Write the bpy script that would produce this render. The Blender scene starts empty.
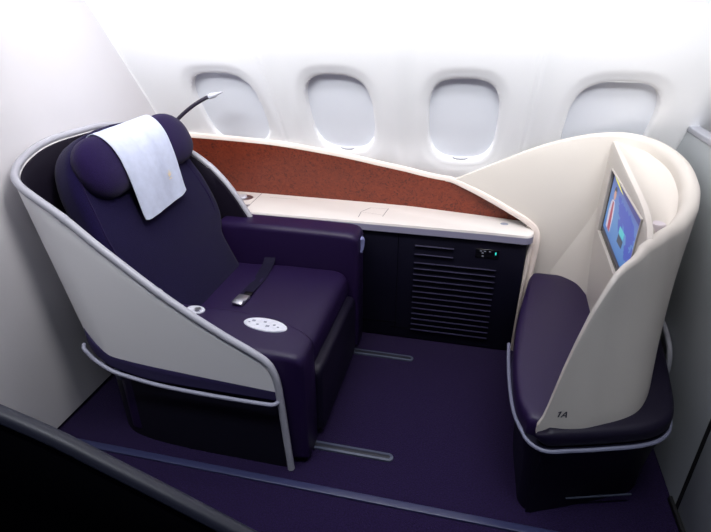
import bpy, bmesh, math, random
from mathutils import Vector, Matrix
random.seed(7)
C = bpy.context.scene.collection
PI = math.pi

# ------------------------------------------------------------------ helpers
def lin(c):
    return tuple(((v / 12.92) if v <= .04045 else ((v + .055) / 1.055) ** 2.4) for v in [x / 255 for x in c])

def mat(name, rgb, rough=.5, spec=.5, metal=0, noise=0, nscale=200, bump=0, bscale=300, coat=0, sheen=0, emit=None, estr=0):
    m = bpy.data.materials.new(name); m.use_nodes = True
    nt = m.node_tree; b = nt.nodes['Principled BSDF']
    c = lin(rgb)
    b.inputs['Base Color'].default_value = (*c, 1)
    b.inputs['Roughness'].default_value = rough
    b.inputs['Specular IOR Level'].default_value = spec
    b.inputs['Metallic'].default_value = metal
    b.inputs['Coat Weight'].default_value = coat
    b.inputs['Sheen Weight'].default_value = sheen
    tc = nt.nodes.new('ShaderNodeTexCoord')
    if noise:
        n = nt.nodes.new('ShaderNodeTexNoise'); n.inputs['Scale'].default_value = nscale; n.inputs['Detail'].default_value = 3
        r = nt.nodes.new('ShaderNodeValToRGB')
        r.color_ramp.elements[0].position = .3; r.color_ramp.elements[1].position = .7
        r.color_ramp.elements[0].color = (*[v * (1 - noise) for v in c], 1)
        r.color_ramp.elements[1].color = (*[min(1, v * (1 + noise)) for v in c], 1)
        nt.links.new(tc.outputs['Object'], n.inputs['Vector']); nt.links.new(n.outputs['Fac'], r.inputs['Fac'])
        nt.links.new(r.outputs['Color'], b.inputs['Base Color'])
    if bump:
        n = nt.nodes.new('ShaderNodeTexNoise'); n.inputs['Scale'].default_value = bscale; n.inputs['Detail'].default_value = 2
        u = nt.nodes.new('ShaderNodeBump'); u.inputs['Strength'].default_value = bump; u.inputs['Distance'].default_value = .004
        nt.links.new(tc.outputs['Object'], n.inputs['Vector']); nt.links.new(n.outputs['Fac'], u.inputs['Height'])
        nt.links.new(u.outputs['Normal'], b.inputs['Normal'])
    if emit:
        b.inputs['Emission Color'].default_value = (*lin(emit), 1); b.inputs['Emission Strength'].default_value = estr
    return m

M = {}
M['wall'] = mat('cabin wall white', (246, 247, 250), .45, .4)
M['bulkhead'] = mat('bulkhead laminate', (226, 224, 228), .5, .3, noise=.02, nscale=3)
M['partition'] = mat('partition laminate', (186, 192, 196), .5, .3, noise=.02, nscale=3)
M['shade'] = mat('window blind', (232, 236, 245), .5)
M['ottorail'] = mat('ottoman rail', (112, 114, 136), .35, .5)
M['bumper'] = mat('bumper grey', (150, 150, 168), .35, .5)
M['gap'] = mat('rubber gap', (16, 16, 20), .7)
M['grey'] = mat('grey trim', (170, 172, 182), .4)
M['carpet'] = mat('carpet pile', (27, 15, 50), .95, .1, noise=.5, nscale=150, bump=.9, bscale=220, sheen=.08)
M['strip'] = mat('floor strip', (46, 49, 82), .35, .5)
M['track'] = mat('track cover', (74, 80, 98), .35, .5)
M['trackdark'] = mat('track groove', (30, 32, 44), .5)
M['shell'] = mat('shell gloss paint', (238, 236, 238), .32, .5, coat=.2)
M['fshell'] = mat('suite shell paint', (206, 200, 193), .4, .4)
M['rim'] = mat('rim trim', (172, 172, 182), .35, .5)
M['lining'] = mat('dark lining', (13, 7, 24), .7, .2)
M['fabric'] = mat('seat fabric', (19, 12, 50), .95, .1, noise=.3, nscale=260, bump=.5, bscale=330, sheen=.08)
M['pillow'] = mat('headrest fabric', (29, 18, 58), .95, .1, noise=.3, nscale=260, bump=.5, bscale=330, sheen=.08)
M['leather'] = mat('purple leather', (32, 17, 57), .45, .35, bump=.15, bscale=250)
M['leatherdark'] = mat('dark purple leather', (15, 9, 32), .5, .3, bump=.15, bscale=250)  # darkened leather; on the ledge pad it stands in for shade
M['skirt'] = mat('seat skirt', (10, 8, 24), .6, .3)
M['band'] = mat('band', (44, 37, 74), .55, .3)
M['navy'] = mat('console navy', (9, 8, 26), .5, .3)
M['slat'] = mat('louvre slat', (40, 37, 66), .4, .5)
M['top'] = mat('worktop cream', (226, 221, 217), .4, .4)
M['edge'] = mat('worktop front edge', (132, 130, 152), .45, .4)
M['seam'] = mat('seam grey', (150, 146, 146), .6)
M['cream'] = mat('cream trim', (224, 212, 204), .45)
M['belt'] = mat('belt webbing', (22, 18, 42), .8, .2, noise=.3, nscale=400)
M['steel'] = mat('brushed steel', (190, 190, 198), .3, .5, metal=.9)
M['silver'] = mat('silver plate', (226, 228, 238), .35, .5, metal=.25, noise=.08, nscale=60)
M['button'] = mat('button grey', (150, 154, 170), .4)
M['latch'] = mat('latch lilac', (150, 155, 205), .25, .6, metal=.3)
M['linen'] = mat('white linen', (186, 193, 214), .95, .1, noise=.05, nscale=35, bump=.35, bscale=420)
M['gold'] = mat('gold print', (222, 205, 170), .7)
M['black'] = mat('black gloss', (10, 10, 14), .25)
M['lampneck'] = mat('lamp neck', (34, 28, 44), .45)
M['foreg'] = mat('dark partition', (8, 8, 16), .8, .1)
M['foregrail'] = mat('partition rail', (36, 38, 52), .45, .4)
M['teal'] = mat('teal led', (40, 200, 190), .4, emit=(60, 220, 205), estr=.8)
M['ink'] = mat('lettering ink', (30, 30, 52), .6)

# burl panel: rust ground with dark curls
def burl():
    m = mat('burl panel', (130, 55, 36), .42, .4)
    nt = m.node_tree; b = nt.nodes['Principled BSDF']
    tc = nt.nodes.new('ShaderNodeTexCoord')
    n1 = nt.nodes.new('ShaderNodeTexNoise'); n1.inputs['Scale'].default_value = 38; n1.inputs['Detail'].default_value = 8; n1.inputs['Distortion'].default_value = 2.2
    r1 = nt.nodes.new('ShaderNodeValToRGB')
    e = r1.color_ramp.elements
    e[0].position = .30; e[0].color = (*lin((70, 24, 13)), 1)
    e[1].position = .46; e[1].color = (*lin((112, 42, 22)), 1)
    x = e.new(.7); x.color = (*lin((130, 54, 30)), 1)
    nt.links.new(tc.outputs['Object'], n1.inputs['Vector']); nt.links.new(n1.outputs['Fac'], r1.inputs['Fac'])
    nt.links.new(r1.outputs['Color'], b.inputs['Base Color'])
    return m
M['burl'] = burl()

def emis(name, rgb, s=1.0):
    m = bpy.data.materials.new(name); m.use_nodes = True
    b = m.node_tree.nodes['Principled BSDF']
    b.inputs['Base Color'].default_value = (0, 0, 0, 1); b.inputs['Roughness'].default_value = .3
    b.inputs['Emission Color'].default_value = (*lin(rgb), 1); b.inputs['Emission Strength'].default_value = s
    return m

def link(name, bm, m, parent=None, sharp=40, flat=False):
    me = bpy.data.meshes.new(name)
    bmesh.ops.recalc_face_normals(bm, faces=bm.faces)
    bm.to_mesh(me); bm.free()
    if m: me.materials.append(m)
    o = bpy.data.objects.new(name, me); C.objects.link(o)
    if not flat:
        me.shade_smooth(); me.set_sharp_from_angle(angle=math.radians(sharp))
    if parent:
        o.parent = parent
        o.matrix_parent_inverse = Matrix.Translation(-parent.location)
    return o

def tag(o, label, cat, group=None, kind=None):
    o['label'] = label; o['category'] = cat
    if group: o['group'] = group
    if kind: o['kind'] = kind
    return o

def struct(o, label, cat):
    return tag(o, label, cat, kind='structure')

def thing(name, loc, label, cat, group=None):
    o = bpy.data.objects.new(name, None); C.objects.link(o); o.location = loc; o.empty_display_size = .05
    return tag(o, label, cat, group)

def cr(pts, n=12):
    P = [Vector(p) for p in pts]
    P = [2 * P[0] - P[1]] + P + [2 * P[-1] - P[-2]]
    out = []
    for i in range(1, len(P) - 2):
        a, b, c, d = P[i - 1:i + 3]
        for j in range(n):
            t = j / n
            out.append(.5 * (2 * b + (c - a) * t + (2 * a - 5 * b + 4 * c - d) * t * t + (3 * b - a - 3 * c + d) * t ** 3))
    out.append(P[-2].copy())
    return out

def lerp_tab(tab, x):
    if x <= tab[0][0]: return tab[0][1]
    for (a, va), (b, vb) in zip(tab, tab[1:]):
        if x <= b:
            t = (x - a) / (b - a) if b > a else 0
            return va + (vb - va) * t
    return tab[-1][1]

def smooth_tab(tab, x):
    # monotone cubic through a table
    n = len(tab)
    if x <= tab[0][0]: return tab[0][1]
    if x >= tab[-1][0]: return tab[-1][1]
    d = [(tab[i + 1][1] - tab[i][1]) / (tab[i + 1][0] - tab[i][0]) for i in range(n - 1)]
    s = [d[0]] + [0 if d[i - 1] * d[i] <= 0 else 2 * d[i - 1] * d[i] / (d[i - 1] + d[i]) for i in range(1, n - 1)] + [d[-1]]
    for i in range(n - 1):
        if x <= tab[i + 1][0]:
            h = tab[i + 1][0] - tab[i][0]; t = (x - tab[i][0]) / h
            return ((2 * t ** 3 - 3 * t * t + 1) * tab[i][1] + (t ** 3 - 2 * t * t + t) * h * s[i]
                    + (-2 * t ** 3 + 3 * t * t) * tab[i + 1][1] + (t ** 3 - t * t) * h * s[i + 1])

def skin(bm, rings, closed=True, caps=True):
    V = [[bm.verts.new(p) for p in r] for r in rings]
    m = len(rings[0])
    for a, b in zip(V, V[1:]):
        for j in range(m if closed else m - 1):
            k = (j + 1) % m
            try: bm.faces.new((a[j], a[k], b[k], b[j]))
            except ValueError: pass
    if caps and closed:
        bm.faces.new(V[0]); bm.faces.new(V[-1][::-1])
    return V

def grid(bm, rows):
    return skin(bm, rows, closed=False, caps=False)

def sheet(rows, th, flip=1):
    # thickened grid surface
    bm = bmesh.new(); grid(bm, rows)
    bmesh.ops.recalc_face_normals(bm, faces=bm.faces)
    r = bmesh.ops.solidify(bm, geom=bm.faces[:], thickness=th * flip)
    return bm

def tube(pts, rad, n=10, bm=None, sq=(1, 1)):
    bm = bm or bmesh.new()
    P = [Vector(p) for p in pts]
    up = None; rings = []
    for i, p in enumerate(P):
        t = (P[min(i + 1, len(P) - 1)] - P[max(i - 1, 0)]).normalized()
        if up is None:
            up = Vector((0, 0, 1)) if abs(t.z) < .9 else Vector((0, 1, 0))
        s = t.cross(up).normalized(); up = s.cross(t).normalized()
        r = rad(i / (len(P) - 1)) if callable(rad) else rad
        rings.append([p + s * math.cos(2 * PI * k / n) * r * sq[0] + up * math.sin(2 * PI * k / n) * r * sq[1] for k in range(n)])
    skin(bm, rings)
    return bm

def box(c, s, bev=0, seg=3, bm=None, rot=None):
    bm = bm or bmesh.new()
    b2 = bmesh.new()
    bmesh.ops.create_cube(b2, size=1)
    for v in b2.verts: v.co = Vector((v.co.x * s[0], v.co.y * s[1], v.co.z * s[2]))
    if bev: bmesh.ops.bevel(b2, geom=b2.edges[:] , offset=bev, segments=seg, profile=.5, affect='EDGES')
    mt = Matrix.Translation(c) @ (rot.to_4x4() if rot else Matrix())
    me = bpy.data.meshes.new('tmp'); bmesh.ops.transform(b2, matrix=mt, verts=b2.verts); b2.to_mesh(me); b2.free()
    bm.from_mesh(me); bpy.data.meshes.remove(me)
    return bm

def prism(poly, z0, z1, bev=0, seg=3, vbev=0):
    bm = bmesh.new()
    b = [bm.verts.new((x, y, z0)) for x, y in poly]; t = [bm.verts.new((x, y, z1)) for x, y in poly]
    bm.faces.new(b[::-1]); tf = bm.faces.new(t)
    n = len(poly)
    for i in range(n): bm.faces.new((b[i], b[(i + 1) % n], t[(i + 1) % n], t[i]))
    if bev:
        bmesh.ops.bevel(bm, geom=[e for e in tf.edges], offset=bev, segments=seg, profile=.5, affect='EDGES')
    return bm

def rrect(w, h, r, n=6):
    # rounded rectangle outline, half sizes w,h
    r = min(r, w * .999, h * .999); o = []
    for cx, cy, a0 in ((w - r, h - r, 0), (-w + r, h - r, PI / 2), (-w + r, -h + r, PI), (w - r, -h + r, 1.5 * PI)):
        for k in range(n + 1):
            a = a0 + PI / 2 * k / n
            o.append((cx + r * math.cos(a), cy + r * math.sin(a)))
    return o

def sup(w, h, e, n=40):
    o = []
    for k in range(n):
        a = 2 * PI * k / n; c, s = math.cos(a), math.sin(a)
        o.append((math.copysign(abs(c) ** (2 / e), c) * w, math.copysign(abs(s) ** (2 / e), s) * h))
    return o

def wall_ribbon(plan, zb, zt, th, inward, lean=None, nz=10, cap=6):
    # upright curved panel with a rounded top edge; plan = outer face
    N = len(plan); rings = []
    for i in range(N):
        t = (plan[min(i + 1, N - 1)] - plan[max(i - 1, 0)]); t = Vector((t.x, t.y)).normalized()
        nrm = Vector((-t.y, t.x)) * inward
        h = th[i] / 2
        zc = max(zt[i] - h, zb[i] + .001)
        prof = [(0, zb[i] + (zc - zb[i]) * k / nz) for k in range(nz + 1)]
        prof += [(h - h * math.cos(PI * k / cap), zc + h * math.sin(PI * k / cap)) for k in range(1, cap)]
        prof += [(2 * h, zc - (zc - zb[i]) * k / nz) for k in range(nz + 1)]
        ring = []
        for d, z in prof:
            dx, dy = lean(i, z) if lean else (0, 0)
            ring.append(Vector((plan[i].x + nrm.x * d + dx, plan[i].y + nrm.y * d + dy, z)))
        rings.append(ring)
    bm = bmesh.new(); skin(bm, rings)
    return bm

def resample(pts, ds):
    # by arc length; ds = list of arc positions
    L = [0]
    for a, b in zip(pts, pts[1:]): L.append(L[-1] + (b - a).length)
    out = []; j = 0
    for s in ds:
        while j < len(L) - 2 and L[j + 1] < s: j += 1
        t = (s - L[j]) / (L[j + 1] - L[j]); out.append(pts[j].lerp(pts[j + 1], max(0, min(1, t))))
    return out, L[-1]

# ------------------------------------------------------------------ camera
cam = bpy.data.cameras.new('camera'); co = bpy.data.objects.new('camera', cam); C.objects.link(co)
co.location = (0, 0, 1.75); co.rotation_euler = (math.radians(63), 0, math.radians(13))
cam.sensor_width = 36; cam.lens = 520 / 711 * 36; cam.clip_start = .02
bpy.context.scene.camera = co

# ------------------------------------------------------------------ setting
XL = -1.72
struct(link('floor', box((.2, 1.2, -.02), (4.4, 3.6, .04)), M['carpet']), 'dark purple carpeted cabin floor', 'floor')

# curved window-side wall: profile (y,z), recessed round each window
PROF = cr([(2.90, -.02), (2.885, .5), (2.82, .80), (2.705, 1.04), (2.585, 1.228), (2.386, 1.517), (2.218, 1.754), (1.95, 2.05), (1.6, 2.3), (1.2, 2.45)], 10)
PL = [0]
for a, b in zip(PROF, PROF[1:]): PL.append(PL[-1] + (b - a).length)
def wp(x, s, d=0):
    j = 0
    while j < len(PL) - 2 and PL[j + 1] < s: j += 1
    t = (s - PL[j]) / (PL[j + 1] - PL[j]); p = PROF[j].lerp(PROF[j + 1], t)
    a = PROF[max(j - 1, 0)]; b = PROF[min(j + 2, len(PROF) - 1)]
    tg = (b - a).normalized()
    n = Vector((-tg.y, tg.x))           # into the cabin
    if n.x > 0: n = -n
    return Vector((x, p.x + n.x * d, p.y + n.y * d))
WIN = [(-1.265, 1.318, .180, .246), (-.672, 1.325, .168, .250), (-.070, 1.312, .167, .262), (.572, 1.325, .182, .256), (1.19, 1.325, .18, .252)]
SEAMS = [-1.00, .228, 1.40]
def wdist(x, s, w):
    e = 3.1
    return (abs((x - w[0]) / w[2]) ** e + abs((s - w[1]) / w[3]) ** e) ** (1 / e)
def wdisp(x, s):
    d = 0
    # gentle rib between neighbouring windows
    for r in (-1.00, -.37, .228, .90):
        d += .016 * math.exp(-((x - r) / .055) ** 2)
    for q in SEAMS:
        d -= .0042 * math.exp(-((x - q) / .010) ** 2)
    for w in WIN:
        r = wdist(x, s, w)
        if r < 1.30:
            t = (1.30 - r) / .30; t = min(1, t); d -= .009 * t * t * (3 - 2 * t)
    return d
bm = bmesh.new()
xs = []
x = -1.80
while x < 2.2:
    xs.append(x); x += .0125
for q in SEAMS: xs += [q - .018, q - .012, q - .006, q, q + .006, q + .012, q + .018]
xs = sorted(xs)
xs = [xs[0]] + [b for a, b in zip(xs, xs[1:]) if b - a > .0015]
ss = []
s = 0
while s < PL[-1]:
    ss.append(s); s += .0125 if .9 < s < 1.7 else .04
ss.append(PL[-1])
V = [[bm.verts.new(wp(x, s, wdisp(x, s))) for x in xs] for s in ss]
for i in range(len(ss) - 1):
    for j in range(len(xs) - 1):
        cx, cs = (xs[j] + xs[j + 1]) / 2, (ss[i] + ss[i + 1]) / 2
        if any(wdist(cx, cs, w) < 1.03 for w in WIN): continue
        bm.faces.new((V[i][j], V[i][j + 1], V[i + 1][j + 1], V[i + 1][j]))
bmesh.ops.delete(bm, geom=[v for v in bm.verts if not v.link_faces], context='VERTS')
struct(link('wall_window_side', bm, M['wall'], sharp=60), 'white curved cabin sidewall with rounded window openings', 'wall')

wlabels = ['leftmost window with blind down, behind the reading lamp', 'closed window left of centre, above the rust panel',
           'closed window right of centre, above where rust panel meets white shell', 'rightmost visible window with blind down, behind the tall white shell',
           'closed window beyond the front partition']
for i, w in enumerate(WIN):
    bm = bmesh.new(); rings = []
    N = 72
    for r, d in ((1.12, None), (1.06, None), (1.02, -.0095), (1.0, -.014), (.985, -.022), (.955, -.042), (.95, -.044)):
        ring = []
        for k in range(N):
            a = 2 * PI * k / N; c_, s_ = math.cos(a), math.sin(a); e = 3.1
            px = w[0] + math.copysign(abs(c_) ** (2 / e), c_) * w[2] * r; ps = w[1] + math.copysign(abs(s_) ** (2 / e), s_) * w[3] * r
            ring.append(wp(px, ps, (wdisp(px, ps) + .0015) if d is None else d))
        rings.append(ring)
    skin(bm, rings, caps=False)
    o = struct(link('window_%d' % (i + 1), bm, M['wall'], sharp=60), wlabels[i], 'window')
    # blind: slightly bowed panel with a moulded lip at its foot
    bm = bmesh.new(); rows = []
    for b in range(15):
        v = -1 + 2 * b / 14; row = []
        for a in range(15):
            u = -1 + 2 * a / 14
            e = 3.1
            # squircle map
            r = max(abs(u), abs(v)); q = (abs(u) ** e + abs(v) ** e) ** (1 / e); f = (r / q) if q else 1
            row.append(wp(w[0] + u * f * w[2] * .975, w[1] + v * f * w[3] * .975, -.034 - .004 * v))
        rows.append(row)
    grid(bm, rows)
    bl = link('blind', bm, M['shade'], o, sharp=60)
    pts = [wp(w[0] + .042 * math.sin(t), w[1] - w[3] * (.93 + .05 * math.cos(t)) , -.018) for t in [(-1 + 2 * k / 10) * 1.3 for k in range(11)]]
    link('pull_handle', tube(pts, lambda t: .002 + .005 * math.sin(PI * t), 8), M['grey'], bl)

# bulkhead behind the seat, cut to the curve of the sidewall
def cross_wall(x0, x1, ylo, zmax, mt, name):
    poly = [(ylo, 0)]
    for p in PROF:
        if p.y > zmax: break
        if p.y >= 0: poly.append((p.x + .0, p.y))
    # last point on the profile at zmax
    for a, b in zip(PROF, PROF[1:]):
        if a.y <= zmax < b.y:
            t = (zmax - a.y) / (b.y - a.y); poly.append((a.x + (b.x - a.x) * t, zmax))
    poly.append((ylo, zmax))
    bm = bmesh.new()
    A = [bm.verts.new((x0, y, z)) for y, z in poly]; B = [bm.verts.new((x1, y, z)) for y, z in poly]
    bm.faces.new(A); bm.faces.new(B[::-1])
    for i in range(len(poly)): bm.faces.new((A[i], A[(i + 1) % len(poly)], B[(i + 1) % len(poly)], B[i]))
    return link(name, bm, mt, flat=True), poly
o, _ = cross_wall(XL - .04, XL, -.6, 2.44, M['bulkhead'], 'wall_left')
struct(o, 'plain white bulkhead behind the seat, grey towards the floor', 'wall')
# soft edge bead where bulkhead meets sidewall
bm = tube([wp(XL, s, .004) for s in [.9 + .06 * k for k in range(26)]], .006, 8)
struct(link('trim_1', bm, M['wall']), 'thin white bead where bulkhead meets the sidewall', 'trim')

o, poly = cross_wall(.895, .935, 1.612, 1.245, M['partition'], 'wall_right')
struct(o, 'low white partition in front of the suite, with grey top rail', 'wall')
yfar = poly[-2][0]
link('top_rail', box((.915, (1.612 + yfar) / 2, 1.257), (.05, yfar - 1.612, .026), .006), M['grey'], o)
o = struct(link('wall_right_aisle', box((.915, .85, .62), (.04, 1.48, 1.24), .004), M['partition']), 'near section of the front partition beside the aisle', 'wall')
link('top_rail', box((.915, .85, 1.253), (.05, 1.48, .026), .006), M['grey'], o)
struct(link('trim_2', box((.912, 1.601, .62), (.036, .02, 1.24)), M['gap']), 'narrow black gap between the two partition sections', 'trim')
bm = box((.887, 1.0, .012), (.014, 1.3, .024), .004)
struct(link('trim_3', bm, M['gap']), 'dark skirting line at the foot of the aisle partition', 'trim')
struct(link('trim_4', box((-.41, 1.383, .003), (2.6, .034, .012), .004), M['strip']), 'slim blue grey metal strip running across the carpet', 'trim')

# ------------------------------------------------------------------ seat tracks
def track(x0, x1, y, label):
    t = thing('seat_track', ((x0 + x1) / 2, y, 0), label, 'seat track', 'floor tracks in front of the seat')
    hw, hl = .021, (x1 - x0) / 2
    def pill(hl, hw, z0, z1):
        return prism([((x0 + x1) / 2 + a, y + b) for a, b in rrect(hl, hw, hw, 8)], z0, z1, .002, 2)
    link('cover', pill(hl, hw, 0, .009), M['track'], t)
    link('groove', pill(hl - .012, hw * .42, .006, .0105), M['trackdark'], t)
    return t
track(-.62, -.205, 1.605, 'flat grey seat track in the carpet, nearer the aisle')
track(-.58, -.21, 2.315, 'flat grey seat track in the carpet, nearer the console')

# ------------------------------------------------------------------ passenger seat
seat = thing('airline_seat', (-1.1, 1.95, 0), 'purple reclining airline seat inside a curved white shell', 'seat')
near = [(-1.70, 1.24), (-1.51, 1.115), (-1.46, 1.082), (-1.39, 1.03), (-1.25, .92), (-1.06, .77), (-.85, .64), (-.73, .575), (-.69, .55), (-.668, .525), (-.650, .48), (-.642, .44)]
plan_pts = [(-.642, 1.45), (-.8, 1.45), (-1.0, 1.45), (-1.2, 1.45), (-1.40, 1.450), (-1.53, 1.456), (-1.615, 1.485), (-1.662, 1.555), (-1.680, 1.68), (-1.682, 1.94),
            (-1.680, 2.18), (-1.662, 2.30), (-1.605, 2.38), (-1.50, 2.42), (-1.38, 2.438), (-1.25, 2.44), (-1.13, 2.44)]
pp = cr([Vector(p) for p in plan_pts], 14)
Ltot = sum((b - a).length for a, b in zip(pp, pp[1:]))
ds = [.004 * k for k in range(30)]
while ds[-1] < Ltot - .02: ds.append(ds[-1] + .02)
ds.append(Ltot)
splan, _ = resample(pp, ds)
def seat_zt(p):
    if p.y < 1.94:
        if p.x < -1.615: return 1.165 + .085 * min(1, max(0, (p.y - 1.485) / .24)) ** .7
        return smooth_tab([(-1.615, 1.165)] + near[1:], p.x)
    if p.x < -1.59: return 1.13 + .115 * min(1, max(0, (2.385 - p.y) / .26)) ** .7
    return smooth_tab([(-1.59, 1.13), (-1.50, 1.075), (-1.43, 1.035), (-1.37, .995), (-1.29, .925), (-1.22, .835), (-1.16, .735), (-1.13, .68)], p.x)
def seat_zb(p):
    w = min(1, max(0, (-1.28 - p.x) / .30)); w = w * w * (3 - 2 * w); x = p.x + .135 * w
    if p.y < 1.94 and x > -1.53: return smooth_tab([(-1.53, .56), (-1.478, .535), (-1.426, .482), (-1.361, .447), (-1.136, .427), (-.915, .415), (-.64, .407)], x)
    return .56
def seat_lean(pl):
    def f(i, z):
        p = pl[i]
        w = min(1, max(0, (-1.28 - p.x) / .30)); w = w * w * (3 - 2 * w)
        dx = .20 * (1.2 - z) * w
        wy = w * (1 if p.y < 1.6 else 0)
        return dx, 0
    return f
zt = [seat_zt(p) for p in splan]
for _ in range(3): zt = [zt[i] if i < 34 or i > len(zt) - 14 else sum(zt[max(0, i - 3):i + 4]) / len(zt[max(0, i - 3):i + 4]) for i in range(len(zt))]
zb = [min(seat_zb(p), seat_zt(p) - .02) for p in splan]
link('shell', wall_ribbon(splan, zb, zt, [.018] * len(splan), -1, seat_lean(splan), 8, 4), M['shell'], seat)
# dark lining just inside the shell
lplan = []
for i, p in enumerate(splan):
    t = (splan[min(i + 1, len(splan) - 1)] - splan[max(i - 1, 0)]).normalized(); lplan.append(p + Vector((t.y, -t.x)) * .019)
ln = [i for i, p in enumerate(lplan) if not (p.y < 1.9 and p.x > -.72)]
lp = [lplan[i] for i in ln]
link('shell_lining', wall_ribbon(lp, [.36] * len(ln), [zt[i] - .012 for i in ln], [.014] * len(ln), -1, seat_lean(lp), 8, 3), M['lining'], seat)
# rim trim
rim = []
sl = seat_lean(splan)
for i, p in enumerate(splan):
    t = (splan[min(i + 1, len(splan) - 1)] - splan[max(i - 1, 0)]).normalized(); q = p + Vector((t.y, -t.x)) * .009
    dx, dy = sl(i, zt[i]); rim.append(Vector((q.x + dx, q.y + dy, zt[i])))
pre = cr([(-.612, 1.456, .006), (-.618, 1.456, .1), (-.626, 1.457, .22), (-.634, 1.458, .34), (-.640, 1.459, .42)], 6)
rimpath = pre + rim[1:]
link('rim_trim', tube(rimpath, .0150, 10, sq=(1, 1)), M['rim'], seat)
# joint sleeves along the rim
for xj in (-1.40, -1.075, -.715):
    k = min(range(len(rimpath)), key=lambda i: abs(rimpath[i].x - xj) + (10 if rimpath[i].y > 1.7 else 0))
    link('rim_joint', tube([rimpath[k], rimpath[k]   .lerp(rimpath[k + 1], .6)], .0165, 10), M['rim'], seat)
# skirt below the shell: band + lower base
kplan = cr([Vector(p) for p in [(-.636, 1.462), (-.9, 1.462), (-1.1, 1.465), (-1.28, 1.478), (-1.40, 1.51), (-1.47, 1.58), (-1.50, 1.70), (-1.50, 1.95), (-1.50, 2.2), (-1.46, 2.34), (-1.35, 2.42), (-1.1, 2.43)]], 8)
def kz(p): return (smooth_tab([(-1.5, .60), (-1.40, .50), (-1.361, .465), (-1.136, .437), (-.64, .42)], p.x) if p.y < 1.94 else .6)
link('seat_skirt', wall_ribbon(kplan, [.0] * len(kplan), [kz(p) for p in kplan], [.02] * len(kplan), -1, None, 4, 3), M['skirt'], seat)
bplan = cr([Vector(p) for p in [(-.640, 1.450), (-.9, 1.448), (-1.1, 1.446), (-1.28, 1.446), (-1.40, 1.450), (-1.455, 1.462), (-1.488, 1.492), (-1.502, 1.55)]], 8)
link('band', wall_ribbon(bplan, [smooth_tab([(-1.50, .53), (-1.46, .490), (-1.42, .450), (-1.355, .41), (-1.135, .375), (-.64, .37)], p.x) for p in bplan], [smooth_tab([(-1.50, .60), (-1.46, .545), (-1.42, .505), (-1.355, .465), (-1.135, .44), (-.64, .418)], p.x) for p in bplan], [.014] * len(bplan), -1, None, 3, 3), M['band'], seat)
rail = cr([(-.640, 1.450, .366), (-.655, 1.432, .364), (-.70, 1.430, .361), (-.912, 1.430, .360), (-1.135, 1.430, .368), (-1.28, 1.432, .386), (-1.355, 1.432, .404), (-1.42, 1.434, .443), (-1.452, 1.437, .474), (-1.468, 1.442, .490), (-1.478, 1.458, .498)], 8)
link('bumper_rail', tube(rail, .0085, 10), M['bumper'], seat)
link('rail_bracket', box((-1.345, 1.475, .37), (.03, .05, .06), .006), M['track'], seat)

# seat pan
link('seat_base', box((-1.0, 1.965, .21), (.86, .66, .40), .02), M['lining'], seat)
rows = []
def rslab(x, y0, y1, z0, z1, r, n=6):
    return [Vector((x, (y0 + y1) / 2 + a, (z0 + z1) / 2 + b)) for a, b in rrect((y1 - y0) / 2, (z1 - z0) / 2, r, n)]
def loft_x(spec, mt, name, parent=seat):
    bm = bmesh.new()
    skin(bm, [rslab(*s) for s in spec])
    return link(name, bm, mt, parent, sharp=50)
cush = []
for x, sh in ((-1.24, .02), (-1.235, .008), (-1.22, 0), (-1.1, 0), (-.9, 0), (-.7, 0), (-.65, 0), (-.62, .004), (-.595, .013), (-.578, .028), (-.570, .045)):
    cush.append((x, 1.685 + sh * .5, 2.315 - sh * .5, .36, .510 - sh - (.012 if x < -1 else 0), .03))
loft_x(cush, M['leather'], 'seat_cushion')
leg = []
for x, sh in ((-.575, 0), (-.548, 0), (-.538, .004), (-.530, .012), (-.527, .022)):
    leg.append((x, 1.645 + sh, 2.30 - sh, .03 + sh, .385 - sh, .05))
loft_x(leg, M['leatherdark'], 'legrest')

# armrests
def arm(y0, y1, ztop, xr, name, taper=0, fx_=0):
    spec = []
    for x, sh, tp in ((xr, .03, 0), (xr + .01, .01, 0), (xr + .03, 0, 0), (-.9, 0, 0), (-.70, 0, .35), (-.61, 0, .75), (-.58, .004, .9), (-.563, .011, .95), (-.553, .022, 1), (-.549, .036, 1)):
        x = x + fx_ if x > -.65 else x
        spec.append((x, y0 + sh * .6, y1 - sh * .6 - taper * tp, .02, ztop - sh - .006 * tp, .032, 8))
    return loft_x(spec, M['leather'], name)
an = arm(1.485, 1.760, .565, -1.38, 'armrest', .105)
af = arm(2.315, 2.487, .714, -1.30, 'armrest', 0, .022)
# oval controls on the near armrest
def oval(cx, cy, z, a, b, h, parent, name, mt, rz=0):
    bm = bmesh.new(); rings = []
    for f, dz in ((1, 0), (1, h * .6), (.95, h), (.5, h * 1.02), (.02, h * 1.02)):
        rings.append([Vector((cx + (u * math.cos(rz) - v * math.sin(rz)) * f, cy + (u * math.sin(rz) + v * math.cos(rz)) * f, z + dz)) for u, v in sup(a, b, 2, 36)])
    skin(bm, rings)
    return link(name, bm, mt, parent)
o = oval(-.765, 1.664, .558, .098, .044, .010, an, 'control_panel', M['silver'], -.12)
bm = bmesh.new()
for u, v, r in ((-.055, .008, .009), (-.03, -.012, .007), (-.005, .014, .008), (.015, -.01, .010), (.04, .006, .007), (.06, -.004, .006), (-.07, -.006, .005)):
    box((-.765 + u, 1.664 + v - u * .12, .5695), (r * 1.6, r * 1.1, .003), .001, 1, bm=bm)
link('button', bm, M['button'], an)
o = oval(-1.10, 1.705, .560, .044, .030, .009, an, 'dial_plate', M['silver'], -.12)
bm = tube([(-1.085, 1.699, .568), (-1.085, 1.699, .578)], .014, 16)
link('dial', bm, M['steel'], an)
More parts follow.
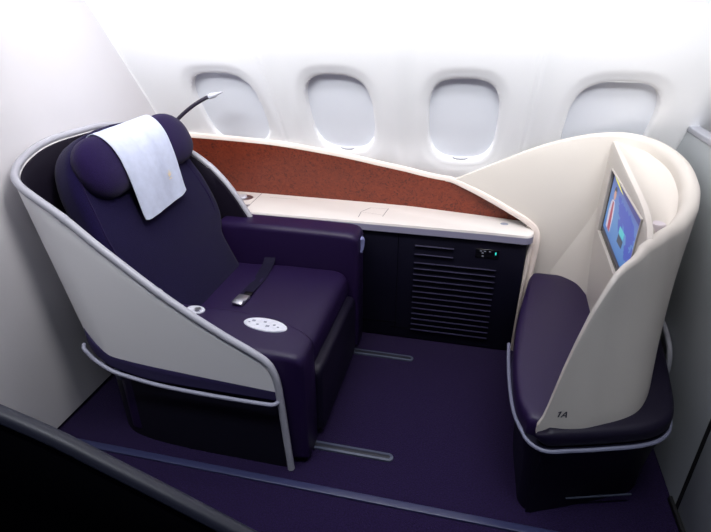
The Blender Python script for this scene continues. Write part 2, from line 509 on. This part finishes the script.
# latch on the end of the far armrest
bm = bmesh.new()
sh = [(0, .055), (.016, .052), (.022, .035), (.021, .005), (.014, -.03), (.003, -.05), (-.008, -.045), (-.017, -.015), (-.021, .02), (-.020, .042)]
skin(bm, [[Vector((-.530 + d * .57 + y * f * .80, 2.412 + y * f * .57 - d * .82, .612 + z * f * .9)) for y, z in sh] for d, f in ((-.03, 1), (.006, 1), (.013, .8), (.010, .5))])
link('release_latch', bm, M['latch'], af)

# backrest in its own reclined frame
B = Vector((-1.135, 1.95, .45)); U = Vector((-.44, 0, .898)).normalized(); Nn = Vector((.898, 0, .44)).normalized()
def bp(t, y, n): return B + U * t + Nn * n + Vector((0, y + .018, 0))
hw = [(-.06, .315), (.0, .325), (.20, .335), (.25, .345), (.29, .385), (.34, .42), (.42, .432), (.52, .425), (.62, .405), (.72, .385), (.80, .35), (.86, .30), (.90, .23), (.92, .12), (.925, .05)]
def hwf(t): return smooth_tab(hw, t)
bm = bmesh.new(); rings = []
ts = [-.06 + .985 * k / 70 for k in range(71)]
for t in ts:
    th = .062 if t < .83 else .062 * math.sqrt(max(.03, 1 - ((t - .83) / .097) ** 2))
    w = hwf(t)
    rings.append([bp(t, a, b - .06 + .02 * (abs(a) / w) ** 3 * min(1, max(0, (t - .30) / .25))) for a, b in rrect(w, th, min(.045, th * .9), 7)])
# front face gets intermediate columns so the padding can swell
skin(bm, rings)
back = link('backrest', bm, M['fabric'], seat, sharp=60)
pts = []
for k in range(40):
    t = .36 + .49 * k / 39; pts.append(bp(t, -(hwf(t) - .035), .004 + .012 * min(1, (t - .36) / .1)))
link('piping', tube(pts, .0035, 6), M['pillow'], back)
pts = [Vector((p.x, 2 * 1.95 - p.y, p.z)) for p in pts]
link('piping', tube(pts, .0035, 6), M['pillow'], back)

# headrest roll: fat drooping lobes at both ends
hc = bp(.775, .034, .020)
bm = bmesh.new(); rings = []
for k in range(49):
    v = -1 + 2 * k / 48
    y = v * .384
    e = abs(v)
    r = (1 - max(0, (e - .60) / .40) ** 3.2) ** .5 if e < 1 else .02
    r = max(r, .04)
    hh = (.114 + .012 * math.exp(-((e - .62) / .25) ** 2)) * r
    dd = (.062 + .006 * math.exp(-((e - .6) / .25) ** 2)) * r
    cz = -.012 * e * e
    cn = .02 * e * e
    rings.append([hc + Vector((0, y, 0)) + U * (b + cz) + Nn * (a + cn) for a, b in sup(dd, hh, 2.3, 36)])
skin(bm, rings)
link('headrest', bm, M['pillow'], seat, sharp=80)

# lap belt
def cz(x): return .510 - (.012 if x < -1 else .012 * (-.9 - x) / .1 if x < -.9 else 0)
bm = bmesh.new(); rows = []
for k in range(15):
    t = k / 14; y = 2.335 - t * .40; xc = -1.00 + .01 * t + .012 * math.sin(t * 3)
    z = .506 + (.05 * (1 - t / .1) if t < .1 else 0) + .004 * math.sin(t * 9)
    rows.append([Vector((xc - .034 - .003 * math.sin(5 * t), y, z - .003)), Vector((xc - .012, y, z)), Vector((xc + .012, y, z)), Vector((xc + .028, y, z + .004))])
grid(bm, rows)
bmesh.ops.recalc_face_normals(bm, faces=bm.faces); bmesh.ops.solidify(bm, geom=bm.faces[:], thickness=.003)
belt = link('seat_belt', bm, M['belt'], seat)
bm = box((-.985, 1.905, .516), (.058, .075, .016), .004, 2, rot=Matrix.Rotation(-.10, 3, 'Z'))
box((-.985, 1.875, .521), (.050, .03, .012), .004, 2, bm=bm, rot=Matrix.Rotation(-.10, 3, 'Z') @ Matrix.Rotation(.3, 3, 'X'))
link('buckle', bm, M['steel'], belt)
link('belt_end', box((-.975, 1.965, .514), (.04, .035, .010), .003, 2), M['black'], belt)

# gooseneck reading lamp on the far side of the shell
lamp_pts = cr([(-1.58, 2.40, 1.10), (-1.525, 2.41, 1.175), (-1.462, 2.42, 1.234), (-1.388, 2.42, 1.286), (-1.325, 2.42, 1.320), (-1.292, 2.42, 1.334)], 8)
lamp = link('reading_lamp', tube(lamp_pts, .0095, 10), M['lampneck'], seat)
hd = cr([(-1.295, 2.42, 1.333), (-1.268, 2.42, 1.341), (-1.25, 2.42, 1.347), (-1.222, 2.42, 1.357)], 6)
link('lamp_head', tube(hd, lambda t: .0135 if t < .35 else .0135 - (t - .35) / .3 * .006 if t < .65 else .0075 - (t - .65) / .35 * .004, 12), M['grey'], lamp)

# towel over the headrest: follows roll section, then hangs
prof = []
for k in range(19):
    a = math.radians(160 - 165 * k / 18)
    prof.append((math.cos(a) * .077 + .004, math.sin(a) * .128))
path = [hc + U * b + Nn * a for a, b in prof]
end = Vector((-1.312, 1.95, .920))
p0 = path[-1].copy()
for k in range(1, 14):
    t = k / 13; q = p0.lerp(end, t); q += Nn * .010 * math.sin(PI * t) * (1 - t)
    path.append(q)
rows = []
n = len(path)
for i, p in enumerate(path):
    f = i / (n - 1)
    yl = 1.79 - .008 * f; yr = 2.195 - .085 * f
    row = []
    for j in range(17):
        u = j / 16; y = yl + (yr - yl) * u
        # rounded lower corners
        cut = 0
        if f > .93 and (u < .08 or u > .92): cut = .012 * ((f - .93) / .07) * (1 if u in (0, 1) else .3)
        wv = .004 * math.sin(u * 9 + f * 5) * f + .002 * math.sin(u * 21 + 2)
        lift = .012 * f * (u - .5) * 2
        q = Vector((p.x, y, p.z)) + Nn * wv + Vector((0, 0, .022 * u * f + cut)) + Nn * .004
        row.append(q)
    rows.append(row)
bm = bmesh.new(); grid(bm, rows); bmesh.ops.recalc_face_normals(bm, faces=bm.faces)
bmesh.ops.solidify(bm, geom=bm.faces[:], thickness=.003)
towel = link('headrest_cover', bm, M['linen'], sharp=80)
tag(towel, 'white cloth cover draped over the purple headrest, with small gold emblem', 'headrest cover')
# small gold emblem: a swallow-like leaf pair over a bar
bm = bmesh.new()
ec = rows[25][12].lerp(rows[26][12], .5) + Nn * .0045
ex = Vector((0, 1, 0)); ey = (rows[22][10] - rows[28][10]).normalized()
def leafshape(cx, cy, l, w, ang):
    c, s = math.cos(ang), math.sin(ang); o = []
    for k in range(12):
        a = 2 * PI * k / 12; u = math.cos(a) * l; v = math.sin(a) * w * (1 - .4 * math.cos(a))
        o.append(bm.verts.new(ec + ex * (cx + u * c - v * s) + ey * (cy + u * s + v * c)))
    bm.faces.new(o)
leafshape(0, .012, .014, .004, 1.3); leafshape(-.008, .004, .012, .003, 2.0); leafshape(.008, .004, .012, .003, .9); leafshape(0, -.014, .014, .0025, 0)
link('emblem', bm, M['gold'], towel, flat=True)

# ------------------------------------------------------------------ side console
con = thing('side_console', (-.4, 2.65, 0), 'low navy console with cream worktop and rust burl panel under the windows', 'console')
link('cabinet', box((-.62, 2.64, .335), (1.86, .26, .67), .012), M['navy'], con)
# door seam lines on the plain part of the front
bm = box((-.345, 2.5095, .36), (.003, .003, .60)); box((-.44, 2.5095, .10), (.20, .003, .003), bm=bm); box((-.30, 2.5095, .07), (.14, .004, .002), bm=bm)
link('door_seam', bm, M['black'], con)
def backy(x): return smooth_tab([(-1.72, 2.815), (-.6, 2.80), (-.35, 2.79), (-.098, 2.757), (.12, 2.725), (.345, 2.685)], x)
outl = [(-1.70, 2.492), (-.55, 2.492)] + [(.10, 2.492), (.22, 2.487)]
for k in range(9):
    a = -PI / 2 + PI / 2 * k / 8; outl.append((.285 + .045 * math.cos(a), 2.53 + .045 * math.sin(a)))
outl += [(x_, backy(x_)) for x_ in (.345, .2, .1, 0, -.1, -.2, -.35, -.5, -.8, -1.2, -1.70)]
link('worktop', prism(outl, .668, .715, .010, 3), M['top'], con, sharp=35)
def tl(a, b, w=.0022):
    bm = bmesh.new()
    a, b = Vector(a), Vector(b); d = (b - a).normalized(); n = Vector((-d.y, d.x)) * w
    o = [bm.verts.new((p.x, p.y, .7156)) for p in (a + n, a - n, b - n, b + n)]; bm.faces.new(o)
    link('worktop_seam', bm, M['seam'], con, flat=True)
tl((-1.215, 2.545), (-1.225, 2.795)); tl((-.572, 2.545), (-.574, 2.625)); tl((-.574, 2.63), (-.535, 2.70)); tl((-.535, 2.70), (-.44, 2.705), .001); tl((-.447, 2.585), (-.436, 2.71))
tl((-1.15, 2.735), (-.98, 2.74), .0012); tl((-.572, 2.625), (-.45, 2.605), .0008)
o = oval(.190, 2.622, .714, .020, .014, .004, con, 'push_button', M['button'])
o = oval(-1.300, 2.700, .713, .056, .048, .004, con, 'recessed_handle', M['steel'])
oval(-1.312, 2.702, .716, .03, .024, .010, con, 'handle_knob', M['silver'])
oval(-1.222, 2.575, .714, .012, .010, .006, con, 'catch', M['steel'])
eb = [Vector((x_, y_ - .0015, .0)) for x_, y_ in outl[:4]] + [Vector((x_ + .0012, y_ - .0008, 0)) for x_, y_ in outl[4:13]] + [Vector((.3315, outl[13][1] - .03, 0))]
link('front_edge', sheet([[p + Vector((0, 0, z)) for z in (.669, .685, .703)] for p in eb], .001), M['edge'], con)  # thin strip on the worktop's front edge, greyer than its top
# louvred grille: slats stay in one mesh
bm = bmesh.new()
zs = [.598, .548] + [.498 - k * .0355 for k in range(13)]
for i, z in enumerate(zs):
    x0, x1 = (-.255, -.052) if i < 2 else (-.255, .172)
    box(((x0 + x1) / 2, 2.505, z), (x1 - x0, .022, .007), .0015, 1, bm=bm, rot=Matrix.Rotation(-.5, 3, 'X'))
link('louvre', bm, M['slat'], con)
cp = link('control_panel', box((.118, 2.509, .588), (.118, .006, .052), .002, 1), M['black'], con)
bm = bmesh.new(); box((.160, 2.5055, .594), (.006, .002, .014), bm=bm)
link('indicator_light', bm, M['teal'], cp)
bm = bmesh.new()
for dx, dz in ((.085, .603), (.105, .603), (.130, .603), (.095, .592), (.097, .575)):
    box((dx, 2.5055, dz), (.010, .002, .004), bm=bm)
link('button', bm, M['button'], cp)
# burl panel leaning back against the sidewall
def pz(x): return smooth_tab([(-1.72, 1.069), (-1.555, 1.067), (-1.15, 1.055), (-.755, 1.013), (-.37, .944), (-.20, .912), (-.085, .900), (.03, .850), (.162, .793), (.28, .755), (.345, .738), (.375, .722)], x)
def pyt(x, z):
    return backy(x) - (z - .715) * .40 * smooth_tab([(-.5, 1), (.0, .6), (.3, .2)], x)
rows = []
xsn = [-1.71 + (2.082) * k / 70 for k in range(71)]
for x in xsn:
    rows.append([Vector((x, pyt(x, .71 + (pz(x) - .71) * k / 8), .71 + (pz(x) - .71) * k / 8)) for k in range(9)])
link('back_panel', sheet(rows, .012), M['burl'], con, sharp=60)
trim = [Vector((x, pyt(x, pz(x)) - .002, pz(x) + .006)) for x in xsn[:-2]]
trim = [p for p in trim if p.x < -.13]
trim += cr([trim[-1], (-.085, 2.688, .908), (.05, 2.652, .862), (.20, 2.610, .800), (.30, 2.585, .752), (.345, 2.568, .712), (.354, 2.556, .64), (.346, 2.546, .48), (.333, 2.540, .25), (.324, 2.535, .0)], 7)[1:]
link('panel_trim', tube(trim, .011, 8, sq=(1.1, 1.5)), M['cream'], con)
end2 = cr([(.335, 2.63, .70), (.332, 2.57, .690), (.326, 2.545, .62), (.318, 2.532, .45), (.302, 2.525, 0)], 7)
link('end_trim', tube(end2, .013, 8), M['cream'], con)

# ------------------------------------------------------------------ ottoman
ot = thing('ottoman', (.55, 2.0, 0), 'purple padded footrest bench under the white suite shell', 'ottoman')
ledge = cr([Vector(p) for p in [(.262, 1.52), (.275, 1.44), (.33, 1.395), (.42, 1.415), (.52, 1.445), (.66, 1.495), (.74, 1.55), (.785, 1.63), (.82, 1.80), (.857, 2.05), (.867, 2.20)]], 6)
# cabinet body: lofted from the ledge outline down to the floor outline
topo = ledge[4:] + [Vector((.87, 2.50)), Vector((.80, 2.58)), Vector((.40, 2.585)), Vector((.345, 2.54)), Vector((.285, 2.1)), Vector((.262, 1.75))]
def flo(p):
    # floor outline: pulled in at the aisle end
    f = min(1, max(0, (2.1 - p.y) / .6))
    return Vector((p.x + .035 * (1 if p.x < .32 else 0) , p.y + .115 * f * (.55 + .45 * min(1, max(0, (p.x - .3) / .35)))))
bm = bmesh.new()
skin(bm, [[Vector((flo(p).x * t + p.x * (1 - t), flo(p).y * t + p.y * (1 - t), z)) for p in topo] for z, t in ((0.0, 1), (.10, .97), (.25, .6), (.36, .12), (.405, 0))])
link('base', bm, M['navy'], ot, sharp=35)
# cushion pad
cpoly = [(.275, 1.455), (.245, 1.56), (.238, 1.72), (.250, 1.92), (.277, 2.15), (.318, 2.38), (.345, 2.52), (.372, 2.583), (.45, 2.587), (.60, 2.58), (.74, 2.5), (.79, 2.35), (.79, 2.15), (.765, 1.98), (.72, 1.80), (.63, 1.61), (.50, 1.51), (.40, 1.465), (.33, 1.447)]
cpp = cr([Vector(p) for p in cpoly + [cpoly[0]]], 6)[:-1]
cen = Vector((.52, 2.03))
bm = bmesh.new(); rings = []
for z, ins in ((.385, .0), (.43, -.004), (.455, -.001), (.468, .006), (.477, .018), (.480, .035), (.481, .10), (.481, .2)):
    rings.append([Vector(((p + (cen - p).normalized() * ins).x, (p + (cen - p).normalized() * ins).y, z)) for p in cpp])
skin(bm, rings)
link('cushion', bm, M['leather'], ot, sharp=60)
# padded ledge outside the shell; its shade is put into a darker leather colour
LD = ledge[9:]
bm = bmesh.new(); rings = []
for i, p in enumerate(LD):
    t = (LD[min(i + 1, len(LD) - 1)] - LD[max(i - 1, 0)]).normalized(); nrm = Vector((-t.y, t.x))
    w = .03 + .03 * min(1, i / 12)
    f = min(1, .35 + .65 * i / 4) if i < 4 else 1
    c = p + nrm * (w + .0)
    rings.append([Vector((c.x - nrm.x * a * 1.0, c.y - nrm.y * a, .438 + b * f)) for a, b in rrect(w, .036, .026, 5)])
skin(bm, rings)
link('ledge_pad', bm, M['leatherdark'], ot, sharp=60)
rl = [Vector((.235, 2.0, .397)), Vector((.229, 1.8, .397)), Vector((.234, 1.62, .397)), Vector((.248, 1.52, .397))] + [Vector((p.x, p.y - .004, .397)) for p in ledge[4:-6]]
link('bumper_rail', tube(cr(rl, 2), .0075, 8), M['ottorail'], ot)
link('kick_plate', box((.60, 1.553, .055), (.26, .006, .004), rot=Matrix.Rotation(.30, 3, 'Z')), M['track'], ot)

# ------------------------------------------------------------------ tall curved suite shell
sh = thing('suite_shell', (.6, 2.0, .47), 'tall curved cream white shell around the screen, marked 1A', 'suite shell')
fp = cr([Vector(p) for p in [(.302, 1.42), (.4, 1.43), (.5, 1.468), (.65, 1.575), (.745, 1.78), (.785, 1.98), (.815, 2.15), (.815, 2.35), (.755, 2.52), (.6, 2.60), (.32, 2.62), (-.1, 2.70)]], 20)
FL = sum((b - a).length for a, b in zip(fp, fp[1:]))
ds = [.004 * k for k in range(45)]
while ds[-1] < FL - .02: ds.append(ds[-1] + .02)
ds.append(FL)
fplan, _ = resample(fp, ds)
ZT = [(0, .48), (.012, .515), (.02, .555), (.03, .618), (.043, .70), (.058, .775), (.074, .838), (.10, .915), (.13, .974), (.162, 1.011), (.2, 1.032), (.25, 1.047), (.31, 1.058), (.4, 1.064), (.5, 1.067), (.6, 1.073), (.7, 1.085), (.8, 1.104), (.9, 1.129), (1.0, 1.152), (1.071, 1.168), (1.249, 1.198), (1.384, 1.216), (1.494, 1.224), (1.616, 1.210), (1.741, 1.178), (1.847, 1.138), (2.045, 1.034), (2.25, .922), (2.30, .90)]
ZB = [(0, .44), (.9, .40), (1.0, .20), (1.1, .03), (1.845, .03), (1.8451, .752), (2.05, .842), (2.25, .912), (2.30, .90)]
TH = [(0, .014), (.05, .018), (.2, .026), (.4, .04), (.7, .058), (.9, .064), (1.3, .060), (1.5, .040), (1.7, .024), (2.3, .016)]
zt = [smooth_tab(ZT, s) for s in ds]; zb = [min(lerp_tab(ZB, s), smooth_tab(ZT, s) - .012) for s in ds]; th = [lerp_tab(TH, s) for s in ds]
LW = [(0, 0), (.1, .028), (.25, .08), (.4, .115), (.55, .09), (.7, .025), (.85, -.022), (1, -.030), (1.2, -.028), (1.4, -.012), (1.55, 0), (3, 0)]
def fnorm(i):
    t = (fplan[min(i + 1, len(fplan) - 1)] - fplan[max(i - 1, 0)]).normalized(); return Vector((-t.y, t.x))
def flean(i, z):
    d = smooth_tab(LW, ds[i]) * max(0, (z - .47) / .63); n = fnorm(i); return n.x * d, n.y * d
fs = link('shell', wall_ribbon(fplan, zb, zt, th, 1, flean, 12, 8), M['fshell'], sh, sharp=50)
# number near the foot of the aisle side
bm = bmesh.new()
G1 = [[(.20, 0), (.36, 0), (.36, 1), (.24, 1), (.02, .82), (.02, .66), (.20, .78)]]
GA = [[(0, 0), (.18, 0), (.48, 1), (.32, 1)], [(.62, 0), (.80, 0), (.48, 1), (.32, 1)], [(.17, .24), (.63, .24), (.58, .40), (.22, .40)]]
def on_shell(x, z):
    i = min(range(60), key=lambda k: abs(fplan[k].x - x)); a, b = (fplan[i - 1], fplan[i]) if fplan[i].x > x else (fplan[i], fplan[i + 1])
    t = (x - a.x) / (b.x - a.x); p = a.lerp(b, t); d = flean(i, z); n = fnorm(i)
    return Vector((p.x + d[0] - n.x * .0009, p.y + d[1] - n.y * .0009, z))
for off, gl in ((0, G1), (.52, GA)):
    for poly in gl:
        bm.faces.new([bm.verts.new(on_shell(.352 + (u + off + .22 * v) * .027, .522 + v * .025)) for u, v in poly])
link('seat_number', bm, M['ink'], fs, flat=True)

# inner boundary helper
def inner(i, z, extra=.0):
    t = (fplan[min(i + 1, len(fplan) - 1)] - fplan[max(i - 1, 0)]).normalized(); n = Vector((-t.y, t.x))
    dx, dy = flean(i, z); q = fplan[i] + n * (th[i] + extra)
    return Vector((q.x + dx, q.y + dy, z))
# screen housing: face with a recessed opening, then a dished deck back to the rim
def fx(y): return .6 - .025 * (2.43 - y) / .62
def rz(y): return smooth_tab([(1.60, 1.015), (1.66, 1.03), (1.69, 1.05), (1.73, 1.085), (1.78, 1.108), (1.86, 1.126), (2.20, 1.155), (2.56, 1.186)], y)
SY0, SY1, SZ0, SZ1 = 1.805, 2.43, .797, 1.093
def face_pt(y, z, d=0): return Vector((fx(y) + d, y, z))
idx = []
for i in range(len(ds)):
    q = inner(i, zt[i] - .04)
    if .25 < ds[i] < 1.75 and q.x > fx(q.y) - .004: idx.append(i)
Y0, Y1 = inner(idx[0], 1.04).y - .022, inner(idx[-1], 1.18).y + .008
I = [face_pt(SY0, SZ0), face_pt(SY1, SZ0), face_pt(SY1, SZ1), face_pt(SY0, SZ1)]
bm = bmesh.new()
nt_ = 16
ys = [Y0 + (Y1 - Y0) * k / nt_ for k in range(nt_ + 1)]
O = [bm.verts.new(face_pt(Y0 - .075, .47)), bm.verts.new(face_pt(Y1, .47))]
T = [bm.verts.new(face_pt(y, rz(y) - .012)) for y in ys]
vi = [bm.verts.new(p) for p in I]; vd = [bm.verts.new(p + Vector((.010, 0, 0))) for p in I]
bm.faces.new((O[0], O[1], vi[1], vi[0])); bm.faces.new((O[1], T[-1], vi[2], vi[1])); bm.faces.new((T[0], O[0], vi[0], vi[3]))
bm.faces.new([vi[3], vi[2]] + T[::-1])
for a in range(4):
    b = (a + 1) % 4; bm.faces.new((vi[a], vi[b], vd[b], vd[a]))
# rounded ridge, then the deck
R1 = [bm.verts.new(face_pt(y, rz(y) - .004, .003)) for y in ys]; R2 = [bm.verts.new(face_pt(y, rz(y), .011)) for y in ys]; R3 = [bm.verts.new(face_pt(y, rz(y), .020)) for y in ys]
for P_, Q_ in ((T, R1), (R1, R2), (R2, R3)):
    for k in range(nt_): bm.faces.new((P_[k], P_[k + 1], Q_[k + 1], Q_[k]))
rows = []
for i in idx:
    zr = zt[i] - th[i] * .5 - .022
    pe = inner(i, zr, -.006)
    pe.x = max(pe.x, fx(pe.y) + .0145)
    y = max(Y0, min(Y1, pe.y)); pr = face_pt(y, rz(y) - .001, .014); row = []
    for k in range(13):
        t = k / 12; p = pr.lerp(pe, t)
        dip = min(.055, (pe - pr).length * .22)
        p.z -= dip * math.sin(PI * t) * (.6 + .4 * t)
        row.append(p)
    rows.append(row)
grid(bm, rows)
bmesh.ops.remove_doubles(bm, verts=bm.verts, dist=.0004)
link('screen_housing', bm, M['fshell'], sh, sharp=38)
# concave foot where the housing meets the window-side wall of the shell
bot = cr([(.372, 2.605, .474), (.44, 2.590, .474), (.51, 2.550, .474), (.570, 2.48, .474), (.601, 2.36, .474)], 6)
rows = []
for k in range(9):
    t = k / 8; rows.append([p.lerp(Vector((.596 + .010 * j / 24, 2.592 - .05 * j / 24, .86)), t) for j, p in enumerate(bot)])
bm = bmesh.new(); grid(bm, rows); link('housing_foot', bm, M['fshell'], sh, sharp=70)
# raised lip round the screen opening
lip = bmesh.new()
for a in range(4):
    p, q = I[a], I[(a + 1) % 4]
    ex_ = (q - p).normalized() * .006
    tube([p - ex_ + Vector((-.002, 0, 0)), q + ex_ + Vector((-.001, 0, 0))], .004, 8, bm=lip)
link('screen_lip', lip, M['fshell'], sh)
# small round translucent-looking control behind the screen
bm = bmesh.new(); rings = []
cc = Vector((.640, 1.85, 1.058))
for f, dz in ((1, -.03), (1, .008), (.85, .013), (.4, .010), (.02, .009)):
    rings.append([cc + Vector((math.cos(2 * PI * k / 24) * .026 * f, math.sin(2 * PI * k / 24) * .026 * f, dz)) for k in range(24)])
skin(bm, rings); link('round_control', bm, mat('knob lilac grey', (205, 196, 202), .4), sh)
# curved edge plate tucked between shell and front partition
pc = cr([(.878, 2.28, .50), (.878, 2.18, .50), (.878, 2.09, .485), (.878, 2.025, .455), (.878, 1.99, .40), (.878, 1.985, .32), (.878, 2.02, .22), (.878, 2.09, .12)], 6)
link('edge_plate', tube(pc, .011, 8), M['grey'], sh)

# ------------------------------------------------------------------ video screen
ms = thing('video_screen', (.6, 2.1, .95), 'wide video screen showing a newsreader and blue world map', 'screen')
def sp(u, z, d=0): return Vector((fx(2.43 - u) + .0088 - d, 2.43 - u, z))
bm = bmesh.new()
A = [sp(0, SZ0), sp(.625, SZ0), sp(.625, SZ1), sp(0, SZ1)]
skin(bm, [[p + Vector((.014, 0, 0)) for p in A], A]); link('bezel', bm, M['black'], ms, flat=True)
def flatpoly(pts, d, name, mt, parent):
    bm = bmesh.new(); bm.faces.new([bm.verts.new(sp(u, z, d)) for u, z in pts]); return link(name, bm, mt, parent, flat=True)
# picture ground: deep blue at the top right, paler below left
m = bpy.data.materials.new('screen picture'); m.use_nodes = True
nt = m.node_tree; b = nt.nodes['Principled BSDF']; b.inputs['Base Color'].default_value = (0, 0, 0, 1); b.inputs['Roughness'].default_value = .3
tc = nt.nodes.new('ShaderNodeTexCoord'); sx = nt.nodes.new('ShaderNodeSeparateXYZ'); rp = nt.nodes.new('ShaderNodeValToRGB'); mr = nt.nodes.new('ShaderNodeMapRange')
mr.inputs['From Min'].default_value = .80; mr.inputs['From Max'].default_value = 1.09
nt.links.new(tc.outputs['Object'], sx.inputs[0]); nt.links.new(sx.outputs['Z'], mr.inputs['Value']); nt.links.new(mr.outputs[0], rp.inputs['Fac'])
el = rp.color_ramp.elements
el[0].position = 0; el[0].color = (*lin((40, 120, 214)), 1); el[1].position = 1; el[1].color = (*lin((56, 78, 186)), 1)
e = el.new(.45); e.color = (*lin((98, 160, 230)), 1); e = el.new(.75); e.color = (*lin((98, 142, 222)), 1)
nt.links.new(rp.outputs['Color'], b.inputs['Emission Color']); b.inputs['Emission Strength'].default_value = .62
pic = flatpoly([(.030, .818), (.619, .818), (.619, 1.088), (.030, 1.088)], .0005, 'picture', m, ms)
dk = emis('screen deep blue', (26, 34, 140), .8)
flatpoly([(.030, 1.088), (.619, 1.088), (.619, 1.050), (.5, 1.052), (.38, 1.056), (.22, 1.062), (.10, 1.072), (.030, 1.082)], .001, 'top_band', dk, pic)
flatpoly([(.10, 1.066), (.22, 1.058), (.27, 1.060), (.16, 1.072), (.06, 1.080), (.04, 1.074)], .0014, 'yellow_swoosh', emis('screen yellow', (232, 226, 70), .9), pic)
mp = emis('screen map', (48, 78, 190), .8)
random.seed(11)
def blob(cx, cz_, a, bb, n=22, j=.3):
    return [(cx + math.cos(2 * PI * k / n) * a * (1 + random.uniform(-j, j)), cz_ + math.sin(2 * PI * k / n) * bb * (1 + random.uniform(-j, j))) for k in range(n)]
for (cx, cz_, a, bb) in ((.30, 1.005, .075, .028), (.40, 1.000, .10, .036), (.49, .985, .075, .045), (.33, .955, .045, .030), (.50, .915, .045, .028), (.57, .93, .03, .03), (.23, 1.03, .03, .012)):
    flatpoly(blob(cx, cz_, a, bb), .001 + random.random() * .0002, 'map_land', mp, pic)
flatpoly([(.33, .955), (.42, .955), (.42, .928), (.33, .925)], .0016, 'caption_box', emis('screen teal', (80, 205, 215), .8), pic)
flatpoly([(.335, .922), (.425, .924), (.42, .893), (.33, .888)], .0016, 'caption_box', emis('screen dark box', (46, 66, 98), .6), pic)
# newsreader: pale jacket, crimson tie, dark hair
pale = emis('screen pale', (214, 205, 224), .8); skinm = emis('screen skin', (214, 160, 140), .8); hair = emis('screen hair', (24, 22, 40), .5); crim = emis('screen crimson', (170, 40, 80), .8)
nw = flatpoly([(.085, .860), (.075, .93), (.085, .972), (.105, .990), (.150, .992), (.170, .968), (.178, .93), (.175, .862)], .0015, 'newsreader', pale, pic)
flatpoly([(.115, .985), (.142, .985), (.165, .90), (.170, .862), (.120, .862), (.115, .92)], .0018, 'tie', crim, pic)
flatpoly(blob(.130, 1.016, .022, .022, 18, .02), .0018, 'head', skinm, pic)
flatpoly([(.106, 1.020), (.104, 1.036), (.116, 1.048), (.136, 1.050), (.152, 1.042), (.155, 1.022), (.146, 1.032), (.122, 1.034)], .0021, 'hair', hair, pic)
bar = emis('screen ticker', (16, 20, 60), .6)
flatpoly([(.030, .818), (.619, .818), (.619, .838), (.030, .838)], .0012, 'ticker', bar, pic)

# ------------------------------------------------------------------ dark partition nearest the camera
fgp = thing('seat_partition', (-.9, .74, 0), 'black sloping seat partition with grey rail in the near left corner', 'partition')
tab = [(-1.70, .955), (-1.45, .945), (-1.25, .922), (-1.062, .868), (-.931, .826), (-.807, .773), (-.62, .690), (-.435, .604), (-.25, .515), (-.15, .46)]
pl = [Vector((-1.70 + 1.55 * k / 50, .765)) for k in range(51)]
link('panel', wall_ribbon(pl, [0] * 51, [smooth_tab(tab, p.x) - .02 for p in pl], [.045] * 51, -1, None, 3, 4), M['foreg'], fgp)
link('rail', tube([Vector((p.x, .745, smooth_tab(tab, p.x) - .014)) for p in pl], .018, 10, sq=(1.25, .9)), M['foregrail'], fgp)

# ------------------------------------------------------------------ light
def area(name, loc, tgt, sx, sy, pw, col, spread=180):
    l = bpy.data.lights.new(name, 'AREA'); l.shape = 'RECTANGLE'; l.size = sx; l.size_y = sy; l.energy = pw; l.color = col; l.spread = math.radians(spread)
    o = bpy.data.objects.new(name, l); C.objects.link(o); o.location = loc
    o.rotation_euler = (Vector(tgt) - Vector(loc)).to_track_quat('-Z', 'Y').to_euler()
    return o
area('sidewall_fill', (-.35, .90, 2.38), (-.35, 2.40, 1.66), 2.9, .22, 10.5, (1, 1, 1), 52)  # unseen fill added to brighten the window wall
area('cove_light', (-.35, 1.55, 2.30), (-.35, 2.50, 1.25), 2.9, .22, 23, (1, .99, .99), 100)
area('ceiling_light', (-.3, 1.85, 2.12), (-.3, 2.05, 0), 2.4, .20, 3.6, (1, .84, .93), 110)
area('near_shell_fill', (-.45, .80, 2.40), (-.45, 1.26, 0), 2.6, .25, 6.5, (.90, .94, 1), 50)  # added fill, out of view, lifting the aisle-side faces of the shells
area('bulkhead_fill', (-.75, 1.3, 2.38), (-1.72, 1.85, 1.5), .3, 1.2, 6, (1, .98, .98), 80)  # extra lamp out of view, added to whiten the bulkhead
area('screen_housing_fill', (-1.05, 1.95, 2.22), (.58, 2.15, .80), .14, .14, 2.2, (1, .97, .93), 34)  # unseen spot added to brighten the face round the screen
w = bpy.data.worlds.new('world'); bpy.context.scene.world = w; w.use_nodes = True
w.node_tree.nodes['Background'].inputs['Color'].default_value = (.36, .46, .95, 1); w.node_tree.nodes['Background'].inputs['Strength'].default_value = .05

vs = bpy.context.scene.view_settings
vs.view_transform = 'Standard'; vs.look = 'None'; vs.exposure = 0; vs.gamma = 1
bpy.context.scene.cycles.max_bounces = 6
